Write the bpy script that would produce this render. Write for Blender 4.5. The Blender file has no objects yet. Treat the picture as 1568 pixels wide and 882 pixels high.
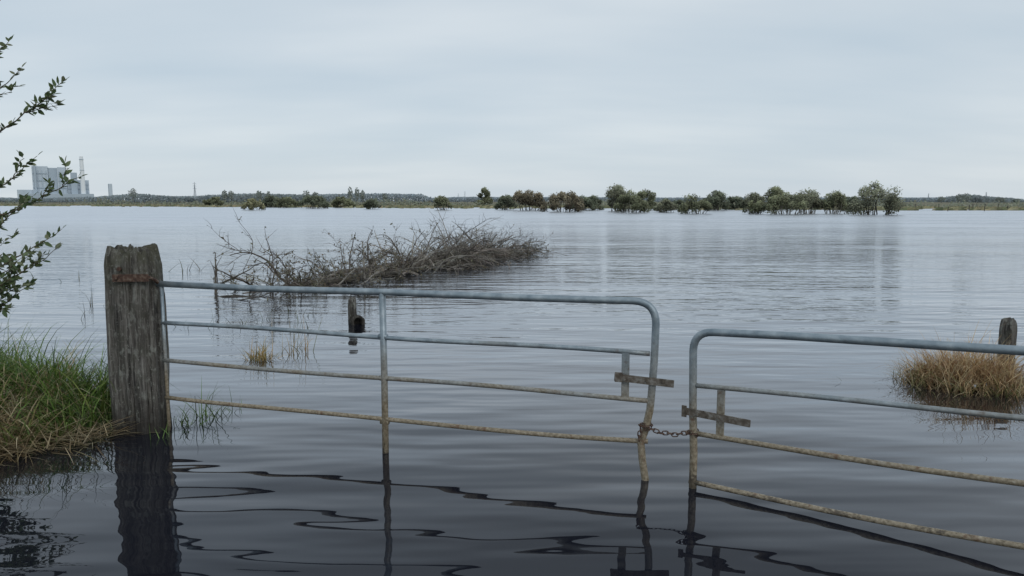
import bpy, math, random
from mathutils import Vector, noise, Matrix
random.seed(7)
R=random.random
def U(a,b): return a+(b-a)*R()
G=random.gauss
scene=bpy.context.scene
scene.view_settings.view_transform='Standard'
scene.view_settings.look='None'
scene.view_settings.exposure=0

# ------------------------------------------------------------------ helpers
def smooth(a,b,x):
    t=max(0,min(1,(x-a)/(b-a))); return t*t*(3-2*t)
class MB:
    def __init__(s): s.v=[];s.f=[];s.c=[]
    def add(s,vs,fs,col=(1,1,1)):
        o=len(s.v); s.v.extend(vs); s.f.extend([tuple(i+o for i in f) for f in fs])
        if isinstance(col,list): s.c.extend(col)
        else: s.c.extend([col]*len(vs))
    def obj(s,name,mat,parent=None,smooth_shade=False):
        me=bpy.data.meshes.new(name); me.from_pydata([tuple(v) for v in s.v],[],s.f)
        a=me.color_attributes.new('Col','FLOAT_COLOR','POINT')
        flat=[]
        for c in s.c: flat.extend((c[0],c[1],c[2],1.0))
        a.data.foreach_set('color',flat)
        if smooth_shade: me.polygons.foreach_set('use_smooth',[True]*len(me.polygons))
        me.update()
        ob=bpy.data.objects.new(name,me); me.materials.append(mat)
        scene.collection.objects.link(ob)
        if parent: ob.parent=parent
        return ob
def empty(name):
    e=bpy.data.objects.new(name,None); scene.collection.objects.link(e); return e
def tube(mb,pts,rad,sides=8,col=(1,1,1),closed=False,caps=True):
    pts=[Vector(p) for p in pts]; n=len(pts)
    if not isinstance(rad,(list,tuple)): rad=[rad]*n
    vs=[];fs=[]
    ref=None
    for i,p in enumerate(pts):
        if closed: t=pts[(i+1)%n]-pts[i-1]
        else: t=pts[min(i+1,n-1)]-pts[max(i-1,0)]
        if t.length<1e-9: t=Vector((0,0,1))
        t.normalize()
        if ref is None:
            ref=t.orthogonal().normalized()
        ref=(ref-t*ref.dot(t))
        if ref.length<1e-6: ref=t.orthogonal()
        ref.normalize(); b=t.cross(ref)
        for k in range(sides):
            a=2*math.pi*k/sides
            vs.append(p+(ref*math.cos(a)+b*math.sin(a))*rad[i])
    m=n if closed else n-1
    for i in range(m):
        j=(i+1)%n
        for k in range(sides):
            k2=(k+1)%sides
            fs.append((i*sides+k,i*sides+k2,j*sides+k2,j*sides+k))
    if caps and not closed:
        fs.append(tuple(range(sides-1,-1,-1))); fs.append(tuple((n-1)*sides+k for k in range(sides)))
    mb.add(vs,fs,col)
def box(mb,c,ax,ay,az,col=(1,1,1),bev=0.0):
    c=Vector(c);ax=Vector(ax);ay=Vector(ay);az=Vector(az)
    if bev<=0:
        vs=[c+ax*i+ay*j+az*k for i in(-1,1) for j in(-1,1) for k in(-1,1)]
        fs=[(0,1,3,2),(4,6,7,5),(0,4,5,1),(2,3,7,6),(0,2,6,4),(1,5,7,3)]
        mb.add(vs,fs,col); return
    L=[ax.length,ay.length,az.length]
    prof=[(-1,-1+bev/L[1]),(-1+bev/L[0],-1),(1-bev/L[0],-1),(1,-1+bev/L[1]),(1,1-bev/L[1]),(1-bev/L[0],1),(-1+bev/L[0],1),(-1,1-bev/L[1])]
    vs=[];fs=[]
    for z,s in ((-1,1-bev/max(L[0],L[1])),(-1+bev/L[2],1),(1-bev/L[2],1),(1,1-bev/max(L[0],L[1]))):
        for p in prof: vs.append(c+ax*p[0]*s+ay*p[1]*s+az*z)
    for i in range(3):
        for k in range(8):
            k2=(k+1)%8; fs.append((i*8+k,i*8+k2,(i+1)*8+k2,(i+1)*8+k))
    fs.append(tuple(range(7,-1,-1))); fs.append(tuple(range(24,32)))
    mb.add(vs,fs,col)
def vary(c,a=.2):
    k=1+U(-a,a); return (c[0]*k*(1+U(-.06,.06)),c[1]*k,c[2]*k*(1+U(-.06,.06)))
def blade(mb,base,length,width,az,lean,col,segs=4,droop=1.0,tipcol=None):
    d=Vector((math.cos(az),math.sin(az),0)); sd=Vector((-math.sin(az),math.cos(az),0))
    tw=U(-1.3,1.3); sd=(sd*math.cos(tw)+d*math.sin(tw))
    p=Vector(base); ang=lean; vs=[];cs=[]
    st=length/segs
    for i in range(segs+1):
        t=i/segs; w=width*(1-t)**.7*.5
        if i==segs: w=width*.05
        vs.append(p-sd*w); vs.append(p+sd*w)
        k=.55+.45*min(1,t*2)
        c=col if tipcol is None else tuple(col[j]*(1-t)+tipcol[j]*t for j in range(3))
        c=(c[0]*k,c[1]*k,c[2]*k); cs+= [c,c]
        p=p+(d*math.sin(ang)+Vector((0,0,1))*math.cos(ang))*st
        ang+=droop*(.5+t)/segs*1.2
    fs=[(2*i,2*i+1,2*i+3,2*i+2) for i in range(segs)]
    mb.add(vs,fs,cs)

# ------------------------------------------------------------------ material helpers
def newmat(name):
    m=bpy.data.materials.new(name); m.use_nodes=True
    nt=m.node_tree; b=nt.nodes['Principled BSDF']; return m,nt,b
def N(nt,t,**k):
    n=nt.nodes.new(t)
    for a,v in k.items(): setattr(n,a,v)
    return n
def L(nt,a,b): nt.links.new(a,b)
def math_(nt,op,a,b=None,clamp=False):
    n=N(nt,'ShaderNodeMath',operation=op); n.use_clamp=clamp
    for i,x in enumerate((a,b)):
        if x is None: continue
        if isinstance(x,(int,float)): n.inputs[i].default_value=x
        else: L(nt,x,n.inputs[i])
    return n.outputs[0]
def noise_(nt,vec,scale,detail=4,rough=.55,sc=None,rot=None,dist=0):
    if sc is not None:
        mp=N(nt,'ShaderNodeMapping'); mp.inputs['Scale'].default_value=sc
        if rot: mp.inputs['Rotation'].default_value=rot
        L(nt,vec,mp.inputs['Vector']); vec=mp.outputs[0]
    n=N(nt,'ShaderNodeTexNoise'); n.inputs['Scale'].default_value=scale
    n.inputs['Detail'].default_value=detail; n.inputs['Roughness'].default_value=rough
    n.inputs['Distortion'].default_value=dist
    L(nt,vec,n.inputs['Vector']); return n.outputs['Fac']
def ramp(nt,fac,stops):
    r=N(nt,'ShaderNodeValToRGB'); e=r.color_ramp.elements
    while len(e)<len(stops): e.new(.5)
    for i,(p,c) in enumerate(stops):
        e[i].position=p; e[i].color=(*c,1) if len(c)==3 else c
    L(nt,fac,r.inputs[0]); return r.outputs[0]
def mix(nt,fac,a,b,mode='MIX'):
    m=N(nt,'ShaderNodeMix',data_type='RGBA',blend_type=mode)
    if isinstance(fac,(int,float)): m.inputs[0].default_value=fac
    else: L(nt,fac,m.inputs[0])
    for i,x in ((6,a),(7,b)):
        if isinstance(x,tuple): m.inputs[i].default_value=(*x,1)
        else: L(nt,x,m.inputs[i])
    return m.outputs[2]
def bump(nt,h,bsdf,dist,strength=1):
    b=N(nt,'ShaderNodeBump'); b.inputs['Strength'].default_value=strength; b.inputs['Distance'].default_value=dist
    L(nt,h,b.inputs['Height']); L(nt,b.outputs[0],bsdf.inputs['Normal']); return b.outputs[0]
def pos(nt): return N(nt,'ShaderNodeNewGeometry').outputs['Position']
def posz(nt,p):
    s=N(nt,'ShaderNodeSeparateXYZ'); L(nt,p,s.inputs[0]); return s.outputs
def mrange(nt,v,a,b,c=0,d=1):
    n=N(nt,'ShaderNodeMapRange')
    for i,x in enumerate((a,b,c,d)): n.inputs[i+1].default_value=x
    L(nt,v,n.inputs[0]); return n.outputs[0]

def leafmat(name,trans=.3,rough=.6):
    m,nt,b=newmat(name)
    a=N(nt,'ShaderNodeAttribute',attribute_name='Col')
    b.inputs['Roughness'].default_value=rough
    b.inputs['Specular IOR Level'].default_value=.3
    L(nt,a.outputs['Color'],b.inputs['Base Color'])
    if trans>0:
        t=N(nt,'ShaderNodeBsdfTranslucent'); L(nt,a.outputs['Color'],t.inputs['Color'])
        ms=N(nt,'ShaderNodeMixShader'); ms.inputs[0].default_value=trans
        L(nt,b.outputs[0],ms.inputs[1]); L(nt,t.outputs[0],ms.inputs[2])
        L(nt,ms.outputs[0],nt.nodes['Material Output'].inputs[0])
    return m
M_leaf=leafmat('leaf_material'); M_grass=leafmat('grass_material',.25,.5); M_far=leafmat('far_foliage_material',0,.9)

M_bark,nt,b=newmat('bark_material')
p=pos(nt); n=noise_(nt,p,9,3); a=N(nt,'ShaderNodeAttribute',attribute_name='Col')
L(nt,mix(nt,1.0,a.outputs['Color'],ramp(nt,n,[(.3,(.45,.42,.4)),(.7,(1.25,1.25,1.25))]),'MULTIPLY'),b.inputs['Base Color'])
b.inputs['Roughness'].default_value=.85

# galvanised steel with silt on the part that has been under water
M_steel,nt,b=newmat('galvanised_steel_material')
p=pos(nt); o=posz(nt,p)
n1=noise_(nt,p,14,5); n2=noise_(nt,p,60,3); n3=noise_(nt,p,3.5,3)
steel=ramp(nt,n1,[(.3,(.17,.215,.25)),(.5,(.25,.30,.335)),(.72,(.37,.42,.45))])
silt=ramp(nt,n2,[(.3,(.12,.095,.06)),(.55,(.235,.195,.135)),(.75,(.33,.29,.22))])
zz=math_(nt,'ADD',o[2],math_(nt,'MULTIPLY',math_(nt,'SUBTRACT',n3,.5),.5))
zz=math_(nt,'ADD',zz,math_(nt,'MULTIPLY',math_(nt,'SUBTRACT',n2,.5),.25))
dirt=mrange(nt,zz,.80,.36)
rust=ramp(nt,noise_(nt,p,22,4),[(.60,(0,0,0)),(.70,(1,1,1))])
c=mix(nt,dirt,steel,silt)
c=mix(nt,math_(nt,'MULTIPLY',rust,math_(nt,'ADD',math_(nt,'MULTIPLY',dirt,.65),.12)),c,(.11,.05,.025))
wet=mrange(nt,zz,.05,0)
c=mix(nt,math_(nt,'MULTIPLY',wet,.7),c,(.05,.04,.03))
L(nt,c,b.inputs['Base Color'])
L(nt,math_(nt,'MULTIPLY',math_(nt,'SUBTRACT',1.0,dirt),.55),b.inputs['Metallic'])
b.inputs['Roughness'].default_value=.5
bump(nt,n2,b,.0015)

M_rust,nt,b=newmat('rusty_iron_material')
p=pos(nt); n=noise_(nt,p,45,5)
L(nt,ramp(nt,n,[(.3,(.035,.022,.018)),(.5,(.085,.045,.03)),(.7,(.17,.13,.10))]),b.inputs['Base Color'])
b.inputs['Roughness'].default_value=.75; b.inputs['Metallic'].default_value=.2; bump(nt,n,b,.003)
M_plate,nt,b=newmat('weathered_latch_material')
p=pos(nt); n=noise_(nt,p,35,5)
L(nt,ramp(nt,n,[(.3,(.06,.048,.035)),(.5,(.12,.10,.08)),(.68,(.22,.21,.19))]),b.inputs['Base Color'])
b.inputs['Roughness'].default_value=.7; b.inputs['Metallic'].default_value=.2; bump(nt,n,b,.002)

# weathered timber
M_wood,nt,b=newmat('weathered_wood_material')
p=pos(nt); o=posz(nt,p)
warp=noise_(nt,p,4,3)
cx=N(nt,'ShaderNodeCombineXYZ'); L(nt,math_(nt,'MULTIPLY',math_(nt,'SUBTRACT',warp,.5),.05),cx.inputs[0])
va=N(nt,'ShaderNodeVectorMath',operation='ADD'); L(nt,p,va.inputs[0]); L(nt,cx.outputs[0],va.inputs[1]); pw=va.outputs[0]
g1=noise_(nt,pw,1,6,.7,sc=(60,60,2.6)); g2=noise_(nt,pw,1,4,.6,sc=(22,22,1.5)); blot=noise_(nt,p,10,6,.7); fine=noise_(nt,p,75,3); mid=noise_(nt,p,26,4,.6,sc=(1,1,.5))
c=ramp(nt,g1,[(.32,(.016,.014,.012)),(.43,(.065,.058,.050)),(.56,(.14,.13,.115)),(.70,(.29,.28,.255))])
c=mix(nt,ramp(nt,g2,[(.38,(.95,.95,.95)),(.47,(0,0,0))]),c,(.014,.012,.010))
c=mix(nt,math_(nt,'MULTIPLY',ramp(nt,blot,[(.48,(0,0,0)),(.62,(1,1,1))]),.55),c,(.065,.065,.048))
c=mix(nt,ramp(nt,mid,[(.55,(0,0,0)),(.64,(.6,.6,.6))]),c,(.27,.275,.245))
topm=mrange(nt,o[2],.95,1.27)
c=mix(nt,math_(nt,'MULTIPLY',topm,ramp(nt,blot,[(.4,(.15,.15,.15)),(.55,(.85,.85,.85))])),c,(.07,.068,.042))
c=mix(nt,ramp(nt,fine,[(.60,(0,0,0)),(.70,(.6,.6,.6))]),c,(.29,.295,.26))
wm=mrange(nt,math_(nt,'ADD',o[2],math_(nt,'MULTIPLY',math_(nt,'SUBTRACT',blot,.5),.5)),.26,.04)
c=mix(nt,math_(nt,'MULTIPLY',wm,.85),c,(.02,.016,.012))
L(nt,c,b.inputs['Base Color']); b.inputs['Roughness'].default_value=.85
bump(nt,math_(nt,'ADD',math_(nt,'ADD',g1,g2),math_(nt,'MULTIPLY',mid,.6)),b,.025)

# ground
M_ground,nt,b=newmat('ground_material')
p=pos(nt)
n1=noise_(nt,p,.03,6,.6,sc=(1,4,1)); n2=noise_(nt,p,6,5)
c=ramp(nt,n1,[(.35,(.10,.11,.055)),(.5,(.19,.17,.10)),(.65,(.13,.14,.075))])
c=mix(nt,.5,c,ramp(nt,n2,[(.3,(.05,.04,.025)),(.7,(.15,.13,.08))]))
L(nt,c,b.inputs['Base Color']); b.inputs['Roughness'].default_value=.95; bump(nt,n2,b,.03)

# flood water: dark peaty body under an angle-dependent (Fresnel-type) reflection
M_water,nt,b=newmat('flood_water_material')
p=pos(nt); o=posz(nt,p)
w1=noise_(nt,p,1,1.0,.4,sc=(.5,1.9,1),rot=(0,0,.12))
w2=noise_(nt,p,1,1.0,.4,sc=(1.3,5.0,1),rot=(0,0,-.06))
w3=noise_(nt,p,1,2.0,.5,sc=(3.2,11,1),rot=(0,0,.12))
w4=noise_(nt,p,1,2.0,.5,sc=(.8,3.2,1),rot=(0,0,.2))
w5=noise_(nt,p,1,2.0,.6,sc=(.22,.9,1),rot=(0,0,.1))
patch=noise_(nt,p,.09,3,.6,sc=(.6,1.9,1),rot=(0,0,.2))
far=mrange(nt,o[1],5.0,14)
wind=math_(nt,'ADD',.4,math_(nt,'MULTIPLY',ramp(nt,patch,[(.36,(0,0,0)),(.60,(1,1,1))]),1.2))
wind=math_(nt,'MULTIPLY',wind,mrange(nt,o[0],-12,10,.75,1.35))
farm=math_(nt,'MULTIPLY',far,wind)
h=math_(nt,'ADD',math_(nt,'MULTIPLY',w1,.020),math_(nt,'MULTIPLY',w2,.0075))
h=math_(nt,'ADD',h,math_(nt,'MULTIPLY',math_(nt,'MULTIPLY',w3,.0085),math_(nt,'ADD',farm,.02)))
h=math_(nt,'ADD',h,math_(nt,'MULTIPLY',math_(nt,'MULTIPLY',w4,.030),farm))
h=math_(nt,'ADD',h,math_(nt,'MULTIPLY',math_(nt,'MULTIPLY',w5,.09),math_(nt,'MULTIPLY',farm,mrange(nt,o[1],14,50))))
b.inputs['Base Color'].default_value=(.009,.010,.015,1); b.inputs['Roughness'].default_value=.5
b.inputs['Specular IOR Level'].default_value=0
nb=bump(nt,h,b,1.0)
gl=N(nt,'ShaderNodeBsdfGlossy'); gl.inputs['Color'].default_value=(.94,.96,1,1); L(nt,nb,gl.inputs['Normal'])
L(nt,mrange(nt,o[1],10,70,.015,.30),gl.inputs['Roughness'])
lw=N(nt,'ShaderNodeLayerWeight'); lw.inputs[0].default_value=.5; L(nt,nb,lw.inputs['Normal'])
fr=ramp(nt,lw.outputs['Facing'],[(0,(.02,)*3),(.4,(.035,)*3),(.55,(.068,)*3),(.665,(.185,)*3),(.746,(.39,)*3),(.83,(.57,)*3),(.92,(.76,)*3),(1,(.88,)*3)])
ms=N(nt,'ShaderNodeMixShader'); L(nt,fr,ms.inputs[0]); L(nt,b.outputs[0],ms.inputs[1]); L(nt,gl.outputs[0],ms.inputs[2])
L(nt,ms.outputs[0],nt.nodes['Material Output'].inputs[0])

# ------------------------------------------------------------------ terrain + water
SH=[(-3000,420),(-400,380),(-250,350),(-120,260),(-40,205),(0,190),(60,165),(100,150),(300,150),(3000,200)]
def shore(x):
    for (a,ya),(c,yc) in zip(SH,SH[1:]):
        if x<=c:
            t=max(0,(x-a)/(c-a)); return ya+(yc-ya)*t+8*noise.noise(Vector((x*.03,0,0)))+14*noise.noise(Vector((x*.008,5,0)))
    return 200
def hgt(x,y):
    h=-.35
    r=((abs(x+6)/3.45)**4+(abs(y-5.25)/1.32)**2)**.5
    if x>-12:
        k=.22+.07*noise.noise(Vector((x*2,y*2,0)))+.03*noise.noise(Vector((x*7,y*7,0)))
        h=max(h,k-.57*smooth(.35,1.25,r))
    h=max(h,.15-.5*smooth(.9,2.0,y))
    ys=shore(x)
    f=.4*smooth(0,50,y-ys)+.5*smooth(200,900,y-ys)
    if y>ys-30: h=max(h,-.35+.35*smooth(-30,0,y-ys)+f)
    return h
def axis(dense_a,dense_b,step,lo,hi,g=1.13):
    xs=[];x=dense_a
    while x<=dense_b: xs.append(x); x+=step
    s=step; x=xs[-1]
    while x<hi: s=min(s*g,(120)); x+=s; xs.append(x)
    s=step; x=xs[0]; l=[]
    while x>lo: s=min(s*g,(120)); x-=s; l.append(x)
    return l[::-1]+xs
xs=axis(-10,0,.12,-3500,3500); ys=axis(0,8,.12,-60,5000,1.09)
ys=sorted(set(ys+[150+3*i for i in range(90)]))
mb=MB(); nx=len(xs)
vs=[(x,y,hgt(x,y)) for y in ys for x in xs]
fs=[(j*nx+i,j*nx+i+1,(j+1)*nx+i+1,(j+1)*nx+i) for j in range(len(ys)-1) for i in range(nx-1)]
mb.add(vs,fs); mb.obj('ground',M_ground,smooth_shade=True)
mb=MB(); mb.add([(-3500,-60,0),(3500,-60,0),(3500,700,0),(-3500,700,0)],[(0,1,2,3)]); mb.obj('water',M_water)

# ------------------------------------------------------------------ farm gates
def arc(a,bp,c,n=7):
    a,bp,c=map(Vector,(a,bp,c)); return [(a*(1-t)+bp*t)*(1-t)+(bp*(1-t)+c*t)*t for t in [i/n for i in range(n+1)]]
def flat_bar(mb,p,q,nrm,hh,th,bev=.002):
    p,q=Vector(p),Vector(q); d=(q-p); ax=d*.5; n=Vector(nrm).normalized(); az=n.cross(d.normalized())
    box(mb,(p+q)/2,ax,n*th*.5,az*hh*.5,bev=bev)
g=empty('metal_farm_gate')
O=Vector((-2.42,5.05,0)); D=Vector((.960,-.280,0)); Nn=Vector((-.280,-.960,0)); LEN=3.354
def P1(s,z,off=0): 
    v=O+D*s+Nn*off; v.z=z; return v
m=MB()
top=[P1(-.03,1.036),P1(.8,1.036-.008),P1(1.7,1.037),P1(2.6,1.034),P1(LEN-.13,1.04)]
top+=arc(P1(LEN-.12,1.04),P1(LEN+.01,1.04),P1(LEN+.01,.91))
top+=[P1(LEN+.005,.7),P1(LEN-.005,.52),P1(LEN-.012,.42),P1(LEN-.035,.30),P1(LEN-.06,.22),P1(LEN-.05,.12),P1(LEN-.03,.0),P1(LEN-.03,-.3)]
tube(m,top,.0215,14); m.obj('frame_tube',M_steel,g,True)
m=MB()
tube(m,[P1(LEN/2,1.03),P1(LEN/2+.003,.5),P1(LEN/2,-.3)],.021,12)
tube(m,[P1(.012,1.03),P1(.012,.5),P1(.012,-.3)],.012,10)
for z in (.755,.488,.205): tube(m,[P1(LEN/2-.028,z),P1(LEN/2+.028,z)],.0175,10)
m.obj('uprights',M_steel,g,True)
for i,(za,zm,zb) in enumerate(((.765,.755,.74),(.497,.488,.475),(.242,.20,.228))):
    m=MB(); pts=[]
    for k in range(25):
        t=k/24; z=za*(1-t)**2+2*zm*t*(1-t)+zb*t*t+.006*math.sin(t*9+i*2)
        pts.append(P1(t*LEN+(0 if t<1 else -.02),z,.004*math.sin(t*13+i)))
    tube(m,pts,.0145,10); m.obj('rail_%d'%(i+1),M_steel,g,True)
m=MB(); box(m,P1(LEN-.155,.61,.004),D*.022,Nn*.008,Vector((0,0,.135)),bev=.003); m.obj('latch_stay',M_steel,g)
m=MB(); flat_bar(m,P1(LEN-.215,.60,.028),P1(LEN+.12,.583,.028),Nn,.042,.007)
box(m,P1(LEN-.19,.602,.033),D*.022,Nn*.004,Vector((0,0,.028)),bev=.001)
for s in (LEN-.155,LEN-.03,LEN+.06):
    tube(m,[P1(s,.592,.028),P1(s,.592,.041)],.007,8)
m.obj('latch_plate',M_plate,g)
g=empty('metal_farm_gate')
O2=Vector((1.0,4.013,0)); D2=Vector((.827,-.562,0)); N2=Vector((-.562,-.827,0)); LEN2=3.36
def P2(s,z,off=0):
    v=O2+D2*s+N2*off; v.z=z; return v
m=MB()
top=[P2(.02,-.35),P2(.02,.2),P2(.008,.45),P2(.0,.77)]+arc(P2(0,.78),P2(0,.888),P2(.11,.894))
top+=[P2(.5,.915),P2(1.0,.933),P2(1.52,.952),P2(2.4,.985),P2(LEN2,1.02)]
tube(m,top,.0215,14); m.obj('frame_tube',M_steel,g,True)
m=MB(); tube(m,[P2(1.72,.95),P2(1.72,-.35)],.021,12); tube(m,[P2(LEN2-.02,1.02),P2(LEN2-.02,-.35)],.014,10); m.obj('uprights',M_steel,g,True)
for i,(za,zb,r) in enumerate(((.586,.655,.0135),(.312,.364,.0145),(.030,.072,.0145))):
    m=MB(); pts=[]
    for k in range(25):
        t=k/24; s=t*LEN2; z=za+(zb-za)*s/1.52+.004*math.sin(s*3+i)-.012*math.sin(min(1,s/1.7)*math.pi)*(1 if i else 0)
        pts.append(P2(s,z,.003*math.sin(t*13+i)))
    tube(m,pts,r,10); m.obj('rail_%d'%(i+1),M_steel,g,True)
m=MB(); box(m,P2(.165,.452,.002),D2*.021,N2*.008,Vector((0,0,.138)),bev=.003); m.obj('latch_stay',M_steel,g)
m=MB(); flat_bar(m,P2(-.035,.441,.028),P2(.335,.43,.028),N2,.04,.007)
box(m,P2(-.03,.441,.033),D2*.014,N2*.004,Vector((0,0,.032)),bev=.001)
for s in (.05,.165): tube(m,[P2(s,.436,.028),P2(s,.436,.042)],.007,8)
m.obj('latch_plate',M_plate,g)
# chain
m=MB()
def link(c,d,up,l=.036,w=.022,r=.0035):
    d=Vector(d).normalized(); up=(Vector(up)-d*Vector(up).dot(d)).normalized()
    pts=[]
    for k in range(16):
        a=2*math.pi*k/16; ca,sa=math.cos(a),math.sin(a)
        pts.append(Vector(c)+d*(ca*w*.5+math.copysign((l-w)*.5,ca))+up*sa*w*.5)
    tube(m,pts,r,6,closed=True)
A=P1(LEN-.05,.325,.026); B=P2(.0,.318,.026)
cp=[]
K=11
for i in range(K):
    t=i/(K-1); c=A.lerp(B,t); c.z-=.022*math.sin(math.pi*t)+.004*math.sin(i*2.); cp.append(c)
for i,c in enumerate(cp):
    d=cp[min(i+1,K-1)]-cp[max(i-1,0)]
    link(c,d,Vector((0,0,1)) if i%2 else Vector((-.4,-.9,.1)))
for cen,rr in ((P1(LEN-.035,.325),.03),(P2(.012,.318),.031)):
    nL=8
    for i in range(nL):
        a=2*math.pi*i/nL; c=cen+Vector((math.cos(a)*rr,math.sin(a)*rr,.006*math.sin(a*2)))
        link(c,(-math.sin(a),math.cos(a),.1),(0,0,1) if i%2 else (math.cos(a),math.sin(a),0),.032,.02,.0033)
e0=P1(LEN-.06,.325,.03)
for i in range(3): link(e0+Vector((-.004*i,0,-.02-.026*i)),(0,0,1),(1,0,0) if i%2 else (0,1,0))
m.obj('rusty_chain',M_rust,None,True)

# ------------------------------------------------------------------ wooden gate post
def post(name,x,y,hw,hd,top,rot,lean=(0,0),round_=3.0,jag=.02,groove=.006,seed=0,parent=None,nr=70):
    m=MB(); na=72; vs=[];fs=[]
    z0=-.35
    for j in range(nr+1):
        z=z0+(top-z0)*j/nr
        for k in range(na):
            a=2*math.pi*k/na; ca,sa=math.cos(a),math.sin(a)
            rr=1/((abs(ca)**(2*round_)+abs(sa)**(2*round_))**(1/(2*round_)))
            px,py=ca*rr*hw,sa*rr*hd
            g1=noise.noise(Vector((px*45+seed,py*45,z*1.3)))
            g2=noise.noise(Vector((px*14+seed,py*14,z*2.5+4)))
            crack=max(0,noise.noise(Vector((px*34+9+seed,py*34,z*.9)))-.22)
            s=1+(g1*groove+g2*groove*1.5-crack*.11)/hw
            tt=max(0,(z-(top-.10))/.10); s*=1-.15*tt**2*(1+.8*noise.noise(Vector((px*12,py*12,seed))))
            zz=z
            if j>=nr-8:
                f=(j-(nr-8))/8
                zz=z+f*(jag*noise.noise(Vector((px*14+seed,py*14,1)))*1.6+jag*.8*noise.noise(Vector((px*50,py*50,seed))))
            X,Y=px*s,py*s
            X+=lean[0]*z;Y+=lean[1]*z
            vs.append((x+X*math.cos(rot)-Y*math.sin(rot),y+X*math.sin(rot)+Y*math.cos(rot),zz))
    for j in range(nr):
        for k in range(na):
            k2=(k+1)%na; fs.append((j*na+k,j*na+k2,(j+1)*na+k2,(j+1)*na+k))
    prev=nr*na
    rings=8
    for q in range(1,rings):
        f=1-q/rings; o=len(vs)
        for k in range(na):
            v=vs[nr*na+k]; cx=x+lean[0]*top;cy=y+lean[1]*top
            X=cx+(v[0]-cx)*f; Y=cy+(v[1]-cy)*f
            zz=top+(v[2]-top)*f+.02*(1-f*f)+jag*1.1*noise.noise(Vector((X*25+seed,Y*25,3)))*(1-f)**.3
            vs.append((X,Y,zz))
        for k in range(na):
            k2=(k+1)%na; fs.append((prev+k,prev+k2,o+k2,o+k))
        prev=o
    fs.append(tuple(prev+k for k in range(na)))
    m.add(vs,fs); return m.obj(name,M_wood,parent,True)
gp=empty('wooden_gate_post')
post('timber',-2.612,5.09,.168,.12,1.245,-.12,lean=(.0,0),round_=2.6,jag=.06,groove=.010,parent=gp,nr=150)
m=MB()
flat_bar(m,(-2.69,4.950,1.085),(-2.435,4.930,1.09),(-.1,-1,0),.05,.008)
for xx in (-2.66,-2.50): tube(m,[(xx,4.955,1.087),(xx,4.930,1.087)],.012,8)
tube(m,[(-2.445,4.95,1.09),(-2.43,5.0,1.07),(-2.425,5.045,1.04)],.012,8)
m.obj('hinge_strap',M_rust,gp)
m=MB(); tube(m,[(-2.65,4.975,1.145),(-2.65,4.962,1.145)],.014,10); m.obj('bolt',M_rust,gp)
post('wooden_gate_post',3.92,2.02,.15,.12,1.2,.4,jag=.03,seed=3)

fp=empty('wooden_fence_post')
post('timber',-2.10,9.63,.055,.05,.325,.3,jag=.02,round_=1.2,seed=11,parent=fp,nr=30)
m=MB()
ang=Vector((.35,-.93,.1)).normalized(); c0=Vector((-2.0,9.5,.035))
sx=ang.cross(Vector((0,0,1))).normalized(); sy=sx.cross(ang)
vs=[];fs=[];na=20
for (d,r) in [(.3,.088),(0,.09),(0,.058),(.12,.055),(.13,.001)]:
    for k in range(na):
        a=2*math.pi*k/na; vs.append(c0-ang*d*1.0+(sx*math.cos(a)+sy*math.sin(a))*r*(1+.05*math.sin(k*2.3)))
for j in range(4):
    for k in range(na):
        k2=(k+1)%na; fs.append((j*na+k,j*na+k2,(j+1)*na+k2,(j+1)*na+k))
m.add(vs,fs); m.obj('hollow_log',M_wood,fp,True)
post('wooden_fence_post',4.66,6.85,.072,.07,.485,.3,jag=.03,round_=1.2,seed=21,nr=40)

# ------------------------------------------------------------------ bank grass
m=MB()
GREEN=[(.11,.20,.035),(.085,.155,.03),(.16,.25,.055),(.055,.10,.025),(.19,.24,.07)]
STRAW=[(.42,.34,.19),(.34,.26,.14),(.52,.45,.29),(.20,.15,.08)]
tufts=[(U(-5.6,-2.75),U(4.3,6.5),U(.05,.17),U(.5,.8),U(0,6.28)) for i in range(70)]
cnt=0
while cnt<10500:
    if R()<.5:
        tx,ty,tr,tl_,taz=random.choice(tufts); x=tx+G(0,tr); y=ty+G(0,tr); tuft=True
    else:
        x=U(-6.0,-2.6); y=U(4.0,6.6); tuft=False
    if x<-4.6 and R()<.5: continue
    if x>-2.85 and y<4.98 and R()<.6: continue
    h=hgt(x,y)
    if h<-.07: continue
    cl=noise.noise(Vector((x*2.2,y*2.2,3)))
    front=smooth(5.2,4.55,y)
    sp=.16+.60*front+.35*smooth(-3.1,-3.8,x)*smooth(5.7,4.9,y)+cl*.7
    if tuft: ln=U(.45,1)*tl_
    else: ln=U(.14,.45)
    ln*=(1-.42*front)*(1-.25*smooth(-2.95,-2.75,x))
    if R()<sp:
        c=vary(random.choice(STRAW),.25); lean=U(.4,1.5); dr=U(.4,1.8); az=U(0,6.28)
        if R()<.5: az=G(-1.4,.7)
        ln*=1.1
    else:
        c=vary(random.choice(GREEN),.3); lean=U(.0,.75); dr=U(.7,2.6); az=U(0,6.28)
        if tuft: az=taz+G(0,.8)
        elif R()<.3: az=G(-.4,.7)
    if h<.03 and R()<.5: c=(c[0]*.5,c[1]*.45,c[2]*.4)
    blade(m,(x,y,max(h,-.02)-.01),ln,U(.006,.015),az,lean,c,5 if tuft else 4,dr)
    cnt+=1
for i in range(2400):
    x=U(-4.8,-2.7); y=U(4.1,4.8)+.25*smooth(-3.1,-2.7,x); h=hgt(x,y)
    if h<-.22: continue
    az=U(0,6.28)
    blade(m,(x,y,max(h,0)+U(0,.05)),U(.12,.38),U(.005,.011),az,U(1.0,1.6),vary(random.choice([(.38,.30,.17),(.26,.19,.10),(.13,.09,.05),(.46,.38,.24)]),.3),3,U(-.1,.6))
m.obj('bank_grass',M_grass)

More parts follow.
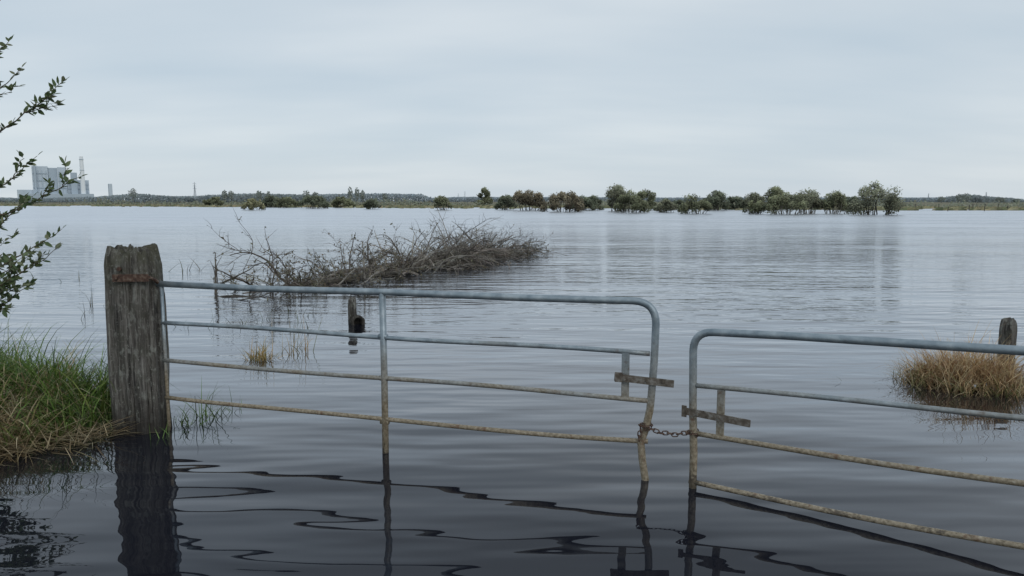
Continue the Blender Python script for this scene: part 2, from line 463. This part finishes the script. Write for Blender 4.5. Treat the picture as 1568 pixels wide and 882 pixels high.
def stems(name,spots,cols):
    m=MB()
    for (x,y,r,n,l0,l1,w,le) in spots:
        for i in range(n):
            a=U(0,6.28); rr=r*R()**.6
            blade(m,(x+math.cos(a)*rr,y+math.sin(a)*rr,-.03),U(l0,l1),w*U(.7,1.3),U(0,6.28),U(0,le),vary(random.choice(cols),.3),4,U(.2,1.8))
    return m.obj(name,M_grass)
OL=[(.10,.12,.05),(.16,.14,.07),(.07,.09,.04)]
stems('sedge_plant',[(-2.33,5.3,.16,40,.12,.40,.008,.9),(-2.2,5.5,.12,20,.1,.28,.007,1.0),(-2.4,4.9,.08,10,.06,.15,.006,.8),(-2.28,5.15,.06,14,.08,.2,.012,1.2)],[(.12,.22,.05),(.16,.24,.07),(.07,.10,.04)])
stems('dry_grass_tuft',[(-2.57,7.4,.14,130,.10,.30,.008,1.1),(-2.35,7.8,.22,30,.15,.45,.007,.7)],[(.48,.32,.12),(.34,.25,.10),(.17,.17,.06)])
stems('sparse_reeds',[(-6.3,11.3,.35,8,.2,.42,.012,.6),(-5.9,10.2,.3,4,.15,.3,.010,.7),(-7.6,17,.6,8,.25,.5,.018,.9),(-3.6,9.6,.5,18,.12,.32,.01,1.0),(-3.0,10.2,.5,16,.12,.3,.01,1.0),(-2.6,8.9,.4,12,.1,.3,.01,1.0),(-9.5,15,.8,5,.15,.35,.014,.9),(2.95,6.5,.25,6,.06,.16,.01,1.5),(-4.2,9.0,.4,8,.1,.25,.01,1.2)],OL+[(.05,.05,.03)])

# tussock beside right post
m=MB()
STR=[(.54,.39,.21),(.42,.28,.14),(.60,.47,.29),(.28,.16,.08)]
subt=[(4.02+math.cos(a)*r*.46,6.35+math.sin(a)*r*.36,U(.06,.14),U(.65,1.3),U(0,6.28)) for a,r in [(U(0,6.28),R()**.5) for _ in range(22)]]
for i in range(2600):
    tx,ty,tr,tk,ta=random.choice(subt)
    x=tx+G(0,tr); y=ty+G(0,tr)
    rr=min(1.2,math.hypot((x-4.02)/.58,(y-6.35)/.45))
    zb=.08*(1-rr*rr)-.03
    c=vary(random.choice(STR),.35)
    if rr>.7 and R()<.2: c=vary((.20,.21,.08),.3)
    az=math.atan2(y-6.35,x-4.02)+G(0,1.1) if R()<.6 else ta+G(0,.5)
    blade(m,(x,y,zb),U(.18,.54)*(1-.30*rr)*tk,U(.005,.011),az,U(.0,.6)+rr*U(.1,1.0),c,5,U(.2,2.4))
for i in range(1100):
    a=U(0,6.28); rr=U(.35,.72); x=4.1+math.cos(a)*rr; y=6.4+math.sin(a)*rr*.7
    blade(m,(x,y,-.02),U(.08,.28),.007,U(0,6.28),U(.3,1.5),vary(random.choice([(.42,.31,.17),(.20,.15,.08),(.50,.40,.25),(.18,.19,.07)]),.3),4,U(.2,1.5))
m.obj('dry_grass_tussock',M_grass)

# ------------------------------------------------------------------ fallen dead tree
m=MB()
def branch(p,d,length,r,level,grav,col,wig=.25,segs=None):
    p=Vector(p); d=Vector(d).normalized()
    segs=segs or max(5,int(6+length*1.5)); st=length/segs
    pts=[p.copy()]; rs=[r]
    for i in range(segs):
        d=(d+Vector((G(0,wig),G(0,wig),G(0,wig)-grav*st))*.5).normalized()
        p=p+d*st; pts.append(p.copy()); rs.append(r*(1-.75*(i+1)/segs))
        if p.z<-.25: break
    tube(m,pts,rs,5 if r>.015 else 3,col=col,caps=False)
    if level>0:
        for q in range(int(3+length*2.8)):
            k=int(U(.15,1)*(len(pts)-1)); k=min(k,len(pts)-2)
            dd=(pts[k+1]-pts[k]).normalized()
            sp=Vector((G(0,1),G(0,1),G(.25,.8))); dn=(dd*.9+sp*.65).normalized()
            branch(pts[k],dn,length*U(.3,.55),max(rs[k]*.62,.005),level-1,grav*1.1,vary(col,.15),wig)
BR=[(.13,.115,.098),(.19,.175,.15),(.085,.072,.06),(.30,.28,.245)]
T=[Vector(q) for q in ((-4.2,13.4,-.02),(-3.3,15.0,.0),(-2.4,17.0,.05),(-1.7,19.0,.08),(-.8,21.0,.05),(.2,23.0,-.05))]
for i in range(6):
    off=Vector((G(0,.3),G(0,.4),0)); tt=T[i%2:]
    tube(m,[q+off+Vector((G(0,.15),G(0,.2),G(0,.07))) for q in tt],[.05,.05,.045,.035,.02,.02][:len(tt)],6,col=vary((.11,.095,.08)))
def tl(t):
    f=t*(len(T)-1); i=min(int(f),len(T)-2); return T[i].lerp(T[i+1],f-i)
def prof_h(t):
    pts=[(0,.25),(.12,.42),(.3,.55),(.42,.68),(.5,1.0),(.65,1.15),(.8,.95),(.92,.55),(1,.22)]
    for (a,ha),(c,hc) in zip(pts,pts[1:]):
        if t<=c: return ha+(hc-ha)*(t-a)/(c-a)
    return .3
for i in range(300):
    t=U(.06,.97) if R()<.45 else U(.42,.95); q=tl(t)+Vector((G(0,.38),G(0,.5),U(-.08,.06)))
    e=prof_h(t)
    if R()<.6: d=Vector((U(.4,1.8),U(-.3,.9),U(.4,1.1)))
    else: d=Vector((U(-1,1),U(-.6,.6),U(.3,1.1)))
    branch(q,d,e*U(.9,1.5),U(.010,.022),1 if R()<.7 else 2,2.2/max(e,.5)*.75,vary(random.choice(BR),.2),.2)
for i in range(105):
    t=U(0,.42); q=tl(t)+Vector((G(0,.45),G(0,.4),0))
    branch(q,(U(-1,1),U(-.6,.6),U(.05,.75)),U(.4,.85),U(.008,.018),2,1.2,vary(random.choice(BR),.25),.38)
for (q,d,l,r) in (((-3.3,15.0,0),(-.1,.2,1),1.0,.02),((-3.0,15.2,0),(.2,.3,1.3),1.05,.022),((-2.9,15.4,.1),(-.5,.2,1),.95,.02),((-2.4,16.5,.1),(.1,0,1),1.0,.02)):
    branch(q,d,l,r,2,.5,(.11,.095,.08),.3)
for i in range(20):
    t=U(.25,.85); q=tl(t)+Vector((G(.3,.3),-.5+G(0,.2),.05))
    branch(q,(U(-.6,1.3),U(-.5,.1),U(.2,.8)),U(.6,1.1),U(.018,.028),0,1.0,(.34,.32,.28),.22)
for i in range(14):
    branch((U(-.2,.5),U(22,24),U(.0,.2)),(1,U(-.3,.4),U(.1,.5)),U(.7,1.2),.011,2,1.1,vary(BR[0],.2))
branch((-3.9,13.6,.0),(-1,-.25,.35),1.7,.03,2,.35,(.09,.075,.06),.35)
branch((-4.6,13.2,.05),(-.8,-.2,.8),.9,.024,1,.6,(.09,.075,.06),.35)
branch((-5.18,12.8,-.1),(.02,.0,1),.92,.026,1,.0,(.08,.07,.055),.22)
branch((-5.1,12.8,.15),(1,.1,.7),.9,.02,1,.5,(.09,.08,.06),.35)
branch((-4.3,13.2,.0),(.3,.1,1),.65,.016,2,.6,(.09,.08,.06),.35)
branch((-3.85,13.4,.0),(.1,.1,1),.6,.016,2,.6,(.09,.08,.06),.4)
branch((-5.0,12.4,-.02),(1,-.2,.12),1.6,.02,2,.2,(.08,.07,.055),.35)
branch((-4.6,11.9,-.02),(1,.2,.25),1.2,.014,2,.5,(.08,.07,.055),.35)
branch((-3.3,12.0,-.05),(-.5,.1,.3),.9,.012,2,.5,(.08,.07,.055),.4)
branch((-2.9,12.6,-.05),(.8,.1,.25),1.0,.012,2,.6,(.08,.07,.055),.4)
ftree=m.obj('fallen_tree',M_bark)
m=MB()
def leaf(m,p,d,up,l,w,col):
    d=d.normalized(); s=d.cross(up)
    if s.length<1e-4: s=d.orthogonal()
    s.normalize(); n=s.cross(d)
    vs=[p,p+d*l*.35+s*w*.5+n*w*.12,p+d*l*.7+s*w*.38+n*w*.1,p+d*l,p+d*l*.7-s*w*.38+n*w*.1,p+d*l*.35-s*w*.5+n*w*.12,p+d*l*.5]
    m.add(vs,[(0,1,6),(1,2,6),(2,3,6),(3,4,6),(4,5,6),(5,0,6)],col)
fv=ftree.data.vertices
for i in range(4800):
    v=fv[random.randrange(len(fv))].co
    if v.z<-.02: continue
    if v.x>-2.3 and v.z>.35 and R()<.8: continue
    leaf(m,v.copy(),Vector((G(0,1),G(0,1),G(-.3,1))),Vector((G(0,1),G(0,1),1)),U(.04,.08),U(.02,.035),vary(random.choice([(.15,.14,.085),(.20,.165,.11),(.10,.09,.06)]),.3))
m.obj('dead_leaves',M_leaf,ftree)

# ------------------------------------------------------------------ leafy willow shrub on the bank
sh=empty('willow_shrub'); mw=MB(); ml=MB()
stem=[Vector(q) for q in ((-4.35,5.6,.1),(-4.33,5.6,.8),(-4.22,5.56,1.6),(-4.15,5.5,2.4),(-4.0,5.5,3.1),(-3.85,5.5,3.7))]
tube(mw,stem,[.04,.035,.028,.02,.014,.006],8,col=(.10,.085,.06))
def lcol(): return vary(random.choice([(.095,.135,.055),(.07,.105,.045),(.12,.155,.075),(.18,.20,.12)]),.25)
def leafy(a,c,bpt,r0=.008,dens=1.0,sub=True):
    a,c,bpt=Vector(a),Vector(c),Vector(bpt); n=14; pts=[]
    for i in range(n+1):
        t=i/n; q=(a*(1-t)+c*t)*(1-t)+(c*(1-t)+bpt*t)*t
        q+=Vector((G(0,.006),G(0,.006),G(0,.006))); pts.append(q)
    tube(mw,pts,[r0*(1-.8*i/n) for i in range(n+1)],5,col=(.11,.09,.06))
    ln=sum((pts[i+1]-pts[i]).length for i in range(n))
    nl=int(ln*36*dens)
    for i in range(nl):
        t=U(.2,1)**.8; f=t*n; k=min(int(f),n-1); q=pts[k].lerp(pts[k+1],f-k); d=(pts[k+1]-pts[k]).normalized()
        side=Vector((G(0,1),G(0,1),G(0.1,.7))).normalized()
        leaf(ml,q,(d*.7+side*.8),Vector((G(0,.6),G(-.5,.6),1)),U(.042,.078),U(.021,.035),lcol())
    leaf(ml,pts[-1],pts[-1]-pts[-2],Vector((0,-.5,1)),.06,.025,lcol())
    if sub:
        for i in range(int(ln*4)):
            k=random.randrange(3,n-1); d=(pts[k+1]-pts[k]).normalized()
            e=pts[k]+(d*.7+Vector((G(0,.5),G(0,.5),G(.3,.4))))*U(.1,.22)
            leafy(pts[k],(pts[k]+e)/2+Vector((0,0,-.01)),e,.004,1.3,False)
tips=[((-3.66,5.4,2.93),3.0),((-3.24,5.5,2.475),1.9),((-3.42,5.4,1.93),1.5),((-3.19,5.5,1.78),1.4),((-3.375,5.55,1.39),1.0),((-3.52,5.3,1.13),.75),
 ((-3.62,5.6,2.57),2.2),((-3.68,5.3,1.02),.6),((-3.66,5.6,1.62),1.2),((-3.6,5.2,2.2),1.7),((-3.5,5.7,1.25),.8),((-3.72,5.7,1.2),.7),((-3.78,5.4,3.2),2.7),
 ((-3.75,5.3,.9),.5),((-3.8,5.1,1.3),.8),((-3.62,5.5,2.75),2.5),((-3.7,5.4,1.45),1.0),((-3.55,5.35,1.2),.9),((-3.6,5.5,1.0),.6)]
def stempt(z):
    for s0,s1 in zip(stem,stem[1:]):
        if z<=s1.z: return s0.lerp(s1,max(0,(z-s0.z)/(s1.z-s0.z)))
    return stem[-1]
for tp,z0 in tips:
    a=stempt(z0); tp=Vector(tp)
    c=(a*.45+tp*.55)+Vector((.0,0,-.12)); leafy(a,c,tp,.009,1.0)
for i in range(26):
    z0=U(.7,3.2); a=stempt(z0); an=U(1.6,4.9); tp=a+Vector((math.cos(an)*U(.4,.9),math.sin(an)*U(.3,.8),U(.3,.8)))
    leafy(a,a.lerp(tp,.5)+Vector((0,0,-.08)),tp,.009,.9)
mw.obj('twigs',M_bark,sh,True); ml.obj('leaves',M_leaf,sh)

# ------------------------------------------------------------------ flooded willow bushes in the distance
def bush(name,u,w,top,base,col,trunk=0):
    Y=1811.0/(base-308.0); X=(u-784)/1138.0*Y; W=w*1.06/1138.0*Y; H=1.6*(base-top)/(base-308.0)
    place(name,X,Y,W,H,col,trunk)
def place(name,X,Y,W,H,col,trunk):
    par=empty(name); ml=MB(); mt=MB()
    rad0=min(W*.5,H*.6)
    nl=int(max(14,6+10*W/H)); lobes=[]
    for i in range(nl):
        a=U(0,6.28); r=R()**.5
        fx=math.cos(a)*r
        dome=math.sqrt(max(0,1-(abs(fx)**2.2)*.9))*(1+.16*noise.noise(Vector((fx*2.3+X,Y,0))))
        rad=U(.28,.46)*rad0
        zt=H*dome-rad*.8
        lz=rad*.55+(max(zt,rad*.56)-rad*.55)*R()**.6
        if trunk and abs(fx)<.8: lz=max(lz,H*.36)
        lx=fx*(W*.5-rad*.55); ly=math.sin(a)*r*W*.36
        lobes.append((Vector((X+lx,Y+ly,lz)),rad,U(.65,1.35)))
    n=int((W*H*190+350)*min(1,(100/Y)**.35)); size=.125*(Y/90)**.5
    for i in range(n):
        c,rad,br=random.choice(lobes)
        v=Vector((G(0,1),G(0,1),G(0,1))).normalized()
        rr=rad*(U(.25,1.0)**.5)*(1+.35*noise.noise(c+v*2.0))
        if R()<.10: rr*=1.25
        q=c+Vector((v.x*rr,v.y*rr,v.z*rr*.9))
        if q.z<.02: q.z=U(.02,.3)
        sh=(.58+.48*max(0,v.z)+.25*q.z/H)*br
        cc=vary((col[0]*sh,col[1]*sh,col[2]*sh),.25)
        a=Vector((G(0,1),G(0,1),G(0,1))).normalized(); bq=a.orthogonal().normalized(); s=size*U(.6,1.4)
        ml.add([q-a*s,q+bq*s*.55,q+a*s,q-bq*s*.55],[(0,1,2,3)],cc)
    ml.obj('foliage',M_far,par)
    for c,rad,br in lobes:
        b0=Vector((X+(c.x-X)*.6+G(0,W*.04),Y+(c.y-Y)*.5,-.3)); mid=b0.lerp(c,.5)+Vector((G(0,.1),0,.1))
        cl=(.20,.19,.16) if trunk else (.09,.085,.07)
        tube(mt,[b0,mid,c,c+Vector((G(0,.3),G(0,.3),rad*.7))],[.05*H/3,.035*H/3,.02,.006],4,col=cl,caps=False)
    for i in range(int(W*H*1.8)):
        c,rad,br=random.choice(lobes); v=Vector((G(0,1),G(0,1),abs(G(0,1))+.3)).normalized()
        tube(mt,[c,c+v*rad*.7,c+v*rad*1.25],[.02,.012,.005],3,col=(.14,.13,.11),caps=False)
    mt.obj('limbs',M_bark,par)
OLV=(.175,.188,.112); DK=(.13,.148,.10); BRN=(.19,.165,.112); YL=(.24,.235,.135); GY=(.21,.22,.15)
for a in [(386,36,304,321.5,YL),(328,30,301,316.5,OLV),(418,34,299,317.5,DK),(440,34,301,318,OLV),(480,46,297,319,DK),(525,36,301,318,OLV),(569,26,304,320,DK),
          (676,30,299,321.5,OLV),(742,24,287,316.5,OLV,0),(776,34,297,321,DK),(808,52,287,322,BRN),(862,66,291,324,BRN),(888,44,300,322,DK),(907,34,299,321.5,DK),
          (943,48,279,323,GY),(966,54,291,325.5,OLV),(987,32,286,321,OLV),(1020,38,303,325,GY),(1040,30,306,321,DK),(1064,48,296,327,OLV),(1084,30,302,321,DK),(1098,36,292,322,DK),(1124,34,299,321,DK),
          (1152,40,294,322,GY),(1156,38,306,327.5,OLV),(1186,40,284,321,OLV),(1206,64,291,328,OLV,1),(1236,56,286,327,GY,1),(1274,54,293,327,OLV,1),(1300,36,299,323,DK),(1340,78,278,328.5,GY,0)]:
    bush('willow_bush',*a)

# distant woodland mass
m=MB()
prof=[(-60,303,700),(0,303,700),(45,304,700),(150,302,650),(210,297,600),(260,301,600),(300,301,600),(355,298,600),(400,297,560),(450,299,560),(500,298,640),(570,297,700),(645,298,700),(660,304,700),(700,302,800),(760,302,800),(830,302,800),(1000,303,800),(1380,303,700),(1440,303,700),(1480,299,560),(1530,303,560),(1568,306,600),(1700,303,600)]
def pf(u):
    for (a,t,y),(c,t2,y2) in zip(prof,prof[1:]):
        if u<=c: f=(u-a)/(c-a); return t+(t2-t)*f,y+(y2-y)*f
    return 302,700
u=-60
while u<1700:
    t,Y=pf(u); jit=noise.noise(Vector((u*.25,0,0)))*.14+noise.noise(Vector((u*.7,7,0)))*.16
    Yc=Y+U(-25,25); X=(u-784)/1138*Yc; H=((308-t)/1132*Yc+1.0)*(1+jit)
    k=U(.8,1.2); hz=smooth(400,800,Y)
    col=(.19+.08*hz,.22+.10*hz,.215+.14*hz)  # aerial haze put into the leaf colour: paler and bluer with distance
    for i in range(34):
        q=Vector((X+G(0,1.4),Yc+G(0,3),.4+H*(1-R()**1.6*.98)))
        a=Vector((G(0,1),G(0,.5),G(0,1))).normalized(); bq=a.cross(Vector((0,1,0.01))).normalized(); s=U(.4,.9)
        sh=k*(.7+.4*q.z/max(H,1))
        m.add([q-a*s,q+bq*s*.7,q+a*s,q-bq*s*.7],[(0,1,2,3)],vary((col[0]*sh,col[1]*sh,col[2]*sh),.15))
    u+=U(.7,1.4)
for (u,t,w,Y) in ((205,288,14,500),(345,291,9,480),(355,292,9,480),(398,291,8,480),(412,293,7,480),(470,291,12,500),(484,293,9,500),(537,286,8,520),(548,287,9,520),(556,291,7,520),(590,296,9,520),(1468,297,14,480),(1478,296,16,480),(1530,302,14,480),(1555,304,10,480),(1440,301,12,500)):
    X=(u-784)/1138*Y; H=(308-t)/1132*Y+1.6; W=w/1138*Y
    tube(m,[(X,Y,0),(X,Y,H*.6)],[.3,.15],5,col=(.12,.12,.11))
    for i in range(150):
        v=Vector((G(0,1),G(0,1),G(0,1))).normalized()*R()**.4
        q=Vector((X+v.x*W*.5,Y+v.y*W*.5,H*.62+v.z*H*.38))
        a=Vector((G(0,1),G(0,.5),G(0,1))).normalized(); bq=a.cross(Vector((0,1,0.01))).normalized(); s=U(.25,.6)
        m.add([q-a*s,q+bq*s*.7,q+a*s,q-bq*s*.7],[(0,1,2,3)],vary((.19,.215,.195),.25))
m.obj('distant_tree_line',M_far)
m=MB()
for i in range(5200):
    u=U(-80,1650); X0=(u-784)/1138
    Yb=shore(X0*230)+U(8,80)
    Yb=max(Yb,shore(X0*Yb)+5)
    dn=noise.noise(Vector((u*.035,Yb*.02,0)))
    if dn<-.05: continue
    X=X0*Yb; H=(.45+1.7*max(0,dn)*2)*(1.1 if u<700 else .75)
    for q_ in range(4):
        q=Vector((X+G(0,1.2),Yb+G(0,1),.2+R()*H)); a=Vector((G(0,1),G(0,.5),G(0,1))).normalized(); bq=a.orthogonal().normalized(); s=U(.15,.4)
        m.add([q-a*s,q+bq*s*.7,q+a*s,q-bq*s*.7],[(0,1,2,3)],vary(random.choice([(.16,.18,.125),(.20,.20,.15),(.18,.20,.16)]),.3))
m.obj('distant_scrub',M_far)
m=MB()
for i in range(9000):
    u=U(-80,1650); X0=(u-784)/1138; Y=shore(X0*200)+G(0,10)-6
    if u>1300: Y=U(128,165)
    if noise.noise(Vector((u*.02,Y*.06,9)))<-.08: continue
    X=X0*Y; H=U(.2,.65)
    a=U(-.8,.8)
    m.add([(X-.5,Y,-.02),(X+.5,Y+a,-.02),(X+.4,Y+a,H),(X-.3,Y,H*.7)],[(0,1,2,3)],vary(random.choice([(.36,.32,.20),(.24,.23,.14),(.28,.27,.16),(.18,.20,.11)]),.25))
m.obj('reed_margin',M_far)

# ------------------------------------------------------------------ power station
def concrete(name,c0,c1,stripe=0.0):
    mm,nt,b=newmat(name); p=pos(nt); n=noise_(nt,p,.05,4,.5,sc=(1,1,.3))
    c=ramp(nt,n,[(.35,c0),(.65,c1)])
    if stripe:
        w=N(nt,'ShaderNodeTexWave'); w.inputs['Scale'].default_value=stripe; L(nt,p,w.inputs[0])
        c=mix(nt,math_(nt,'MULTIPLY',w.outputs['Fac'],.2),c,(.45,.5,.55))
    L(nt,c,b.inputs['Base Color']); b.inputs['Roughness'].default_value=.9; return mm
Mb=concrete('cladding_material',(.46,.53,.59),(.52,.59,.65),.06)  # distance haze is painted into the cladding and louvre base colours
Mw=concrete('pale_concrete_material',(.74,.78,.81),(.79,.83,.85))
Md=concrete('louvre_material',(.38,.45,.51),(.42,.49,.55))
ps=empty('power_station'); Yp=1500.0
X0=(95-784)/1138*Yp; al=math.atan2(X0,Yp)
ps.location=(X0,Yp,0); ps.rotation_euler=(0,0,-al)
def PX(u): return (u-95)/1138*Yp*math.cos(al)
def PZ(v): return 1.6+(308-v)/1132*Yp
def blk(name,u0,u1,v0,mat,dy=0,dep=25):
    m=MB(); x0,x1,z=PX(u0),PX(u1),PZ(v0); dep=min(dep,(x1-x0)*.8+4)
    box(m,((x0+x1)/2,dy+dep,z/2),((x1-x0)/2,0,0),(0,dep,0),(0,0,z/2),bev=.4); m.obj(name,mat,ps); return x0,x1,z
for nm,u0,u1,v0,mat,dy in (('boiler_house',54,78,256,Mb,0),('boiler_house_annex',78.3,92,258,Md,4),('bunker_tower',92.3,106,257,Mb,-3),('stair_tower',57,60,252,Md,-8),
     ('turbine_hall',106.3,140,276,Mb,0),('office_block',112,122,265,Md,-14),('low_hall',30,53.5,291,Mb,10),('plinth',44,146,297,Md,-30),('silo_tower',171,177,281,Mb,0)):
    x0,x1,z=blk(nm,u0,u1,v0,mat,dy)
    if nm in('boiler_house','bunker_tower','turbine_hall'):
        m=MB(); yf=dy-.6
        nb=max(3,int((x1-x0)/6))
        for k in range(nb):
            xx=x0+(k+.5)*(x1-x0)/nb
            box(m,(xx,yf,z*.45),(.7,0,0),(0,.5,0),(0,0,z*.43))
        for k in range(4):
            box(m,((x0+x1)/2,yf-.8,z*(.2+.2*k)),((x1-x0)/2-1,0,0),(0,.25,0),(0,0,.7))
        m.obj(nm+'_bays',Md,ps)
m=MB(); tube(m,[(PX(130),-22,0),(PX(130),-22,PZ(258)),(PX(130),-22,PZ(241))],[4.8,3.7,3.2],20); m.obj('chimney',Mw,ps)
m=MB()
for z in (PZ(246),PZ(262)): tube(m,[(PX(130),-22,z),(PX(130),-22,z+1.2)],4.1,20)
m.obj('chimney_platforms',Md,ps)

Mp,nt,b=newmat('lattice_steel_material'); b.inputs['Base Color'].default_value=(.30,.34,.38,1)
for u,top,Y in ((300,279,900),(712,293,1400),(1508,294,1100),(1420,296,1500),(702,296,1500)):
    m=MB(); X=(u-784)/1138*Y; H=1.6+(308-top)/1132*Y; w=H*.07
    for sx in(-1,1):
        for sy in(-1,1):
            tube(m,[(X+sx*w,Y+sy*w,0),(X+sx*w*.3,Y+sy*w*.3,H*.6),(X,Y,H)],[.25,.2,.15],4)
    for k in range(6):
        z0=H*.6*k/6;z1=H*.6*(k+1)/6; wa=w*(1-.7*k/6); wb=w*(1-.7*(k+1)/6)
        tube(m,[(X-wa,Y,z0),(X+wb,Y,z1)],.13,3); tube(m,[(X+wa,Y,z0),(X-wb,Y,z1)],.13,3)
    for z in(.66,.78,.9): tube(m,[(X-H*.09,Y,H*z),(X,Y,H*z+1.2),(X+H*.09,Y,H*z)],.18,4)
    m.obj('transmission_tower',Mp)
m=MB()
for i in range(26):
    u=U(0,700) if i<18 else U(1380,1568); Y=U(190,290) if u<700 else U(115,140); X=(u-784)/1138*Y
    tube(m,[(X,Y,-.2),(X+U(-.1,.1),Y,U(.7,1.2))],.07,5,col=(.09,.08,.07))
m.obj('distant_fence_posts',M_bark)

# ------------------------------------------------------------------ sky and light
w=bpy.data.worlds.new("World"); scene.world=w; w.use_nodes=True; nt=w.node_tree
bg=nt.nodes['Background']; out=nt.nodes['World Output']
sky=N(nt,'ShaderNodeTexSky',sky_type='NISHITA'); sky.sun_disc=False
EL,AZ=math.radians(38),math.radians(150)
sky.sun_elevation=EL; sky.sun_rotation=AZ
L(nt,sky.outputs[0],bg.inputs[0]); bg.inputs[1].default_value=.09
tc=N(nt,'ShaderNodeTexCoord'); s=N(nt,'ShaderNodeSeparateXYZ'); L(nt,tc.outputs['Generated'],s.inputs[0])
zc=math_(nt,'ADD',math_(nt,'MAXIMUM',s.outputs[2],0.0),.16)
cv=N(nt,'ShaderNodeCombineXYZ'); L(nt,math_(nt,'DIVIDE',s.outputs[0],zc),cv.inputs[0]); L(nt,math_(nt,'DIVIDE',s.outputs[1],zc),cv.inputs[1])
n1=noise_(nt,cv.outputs[0],.6,2,.5,sc=(.75,1.2,1)); n2=noise_(nt,cv.outputs[0],1.8,3,.5,sc=(.6,1.4,1))
f=math_(nt,'ADD',math_(nt,'MULTIPLY',n1,.75),math_(nt,'MULTIPLY',n2,.25))
cc=ramp(nt,f,[(.33,(.535,.635,.72)),(.5,(.625,.705,.77)),(.66,(.74,.80,.84))])
hz=mrange(nt,s.outputs[2],0,.12,.55,0)
cc=mix(nt,hz,cc,(.64,.71,.77))
bg2=N(nt,'ShaderNodeBackground'); L(nt,cc,bg2.inputs[0]); bg2.inputs[1].default_value=1.0
ms=N(nt,'ShaderNodeMixShader'); ms.inputs[0].default_value=.9
L(nt,bg.outputs[0],ms.inputs[1]); L(nt,bg2.outputs[0],ms.inputs[2]); L(nt,ms.outputs[0],out.inputs[0])
sd=bpy.data.lights.new('sun','SUN'); sd.energy=.85; sd.angle=math.radians(25); sd.color=(1,.97,.93)
so=bpy.data.objects.new('sun',sd); scene.collection.objects.link(so)
dv=Vector((math.sin(AZ)*math.cos(EL),math.cos(AZ)*math.cos(EL),math.sin(EL)))
so.rotation_euler=dv.to_track_quat('Z','Y').to_euler()

cam=bpy.data.cameras.new('camera'); co=bpy.data.objects.new('camera',cam); scene.collection.objects.link(co)
co.location=(0,0,1.6); co.rotation_euler=(math.radians(90-6.7),0,0); cam.sensor_width=36; cam.lens=26; cam.clip_end=8000; cam.clip_start=.05
scene.camera=co
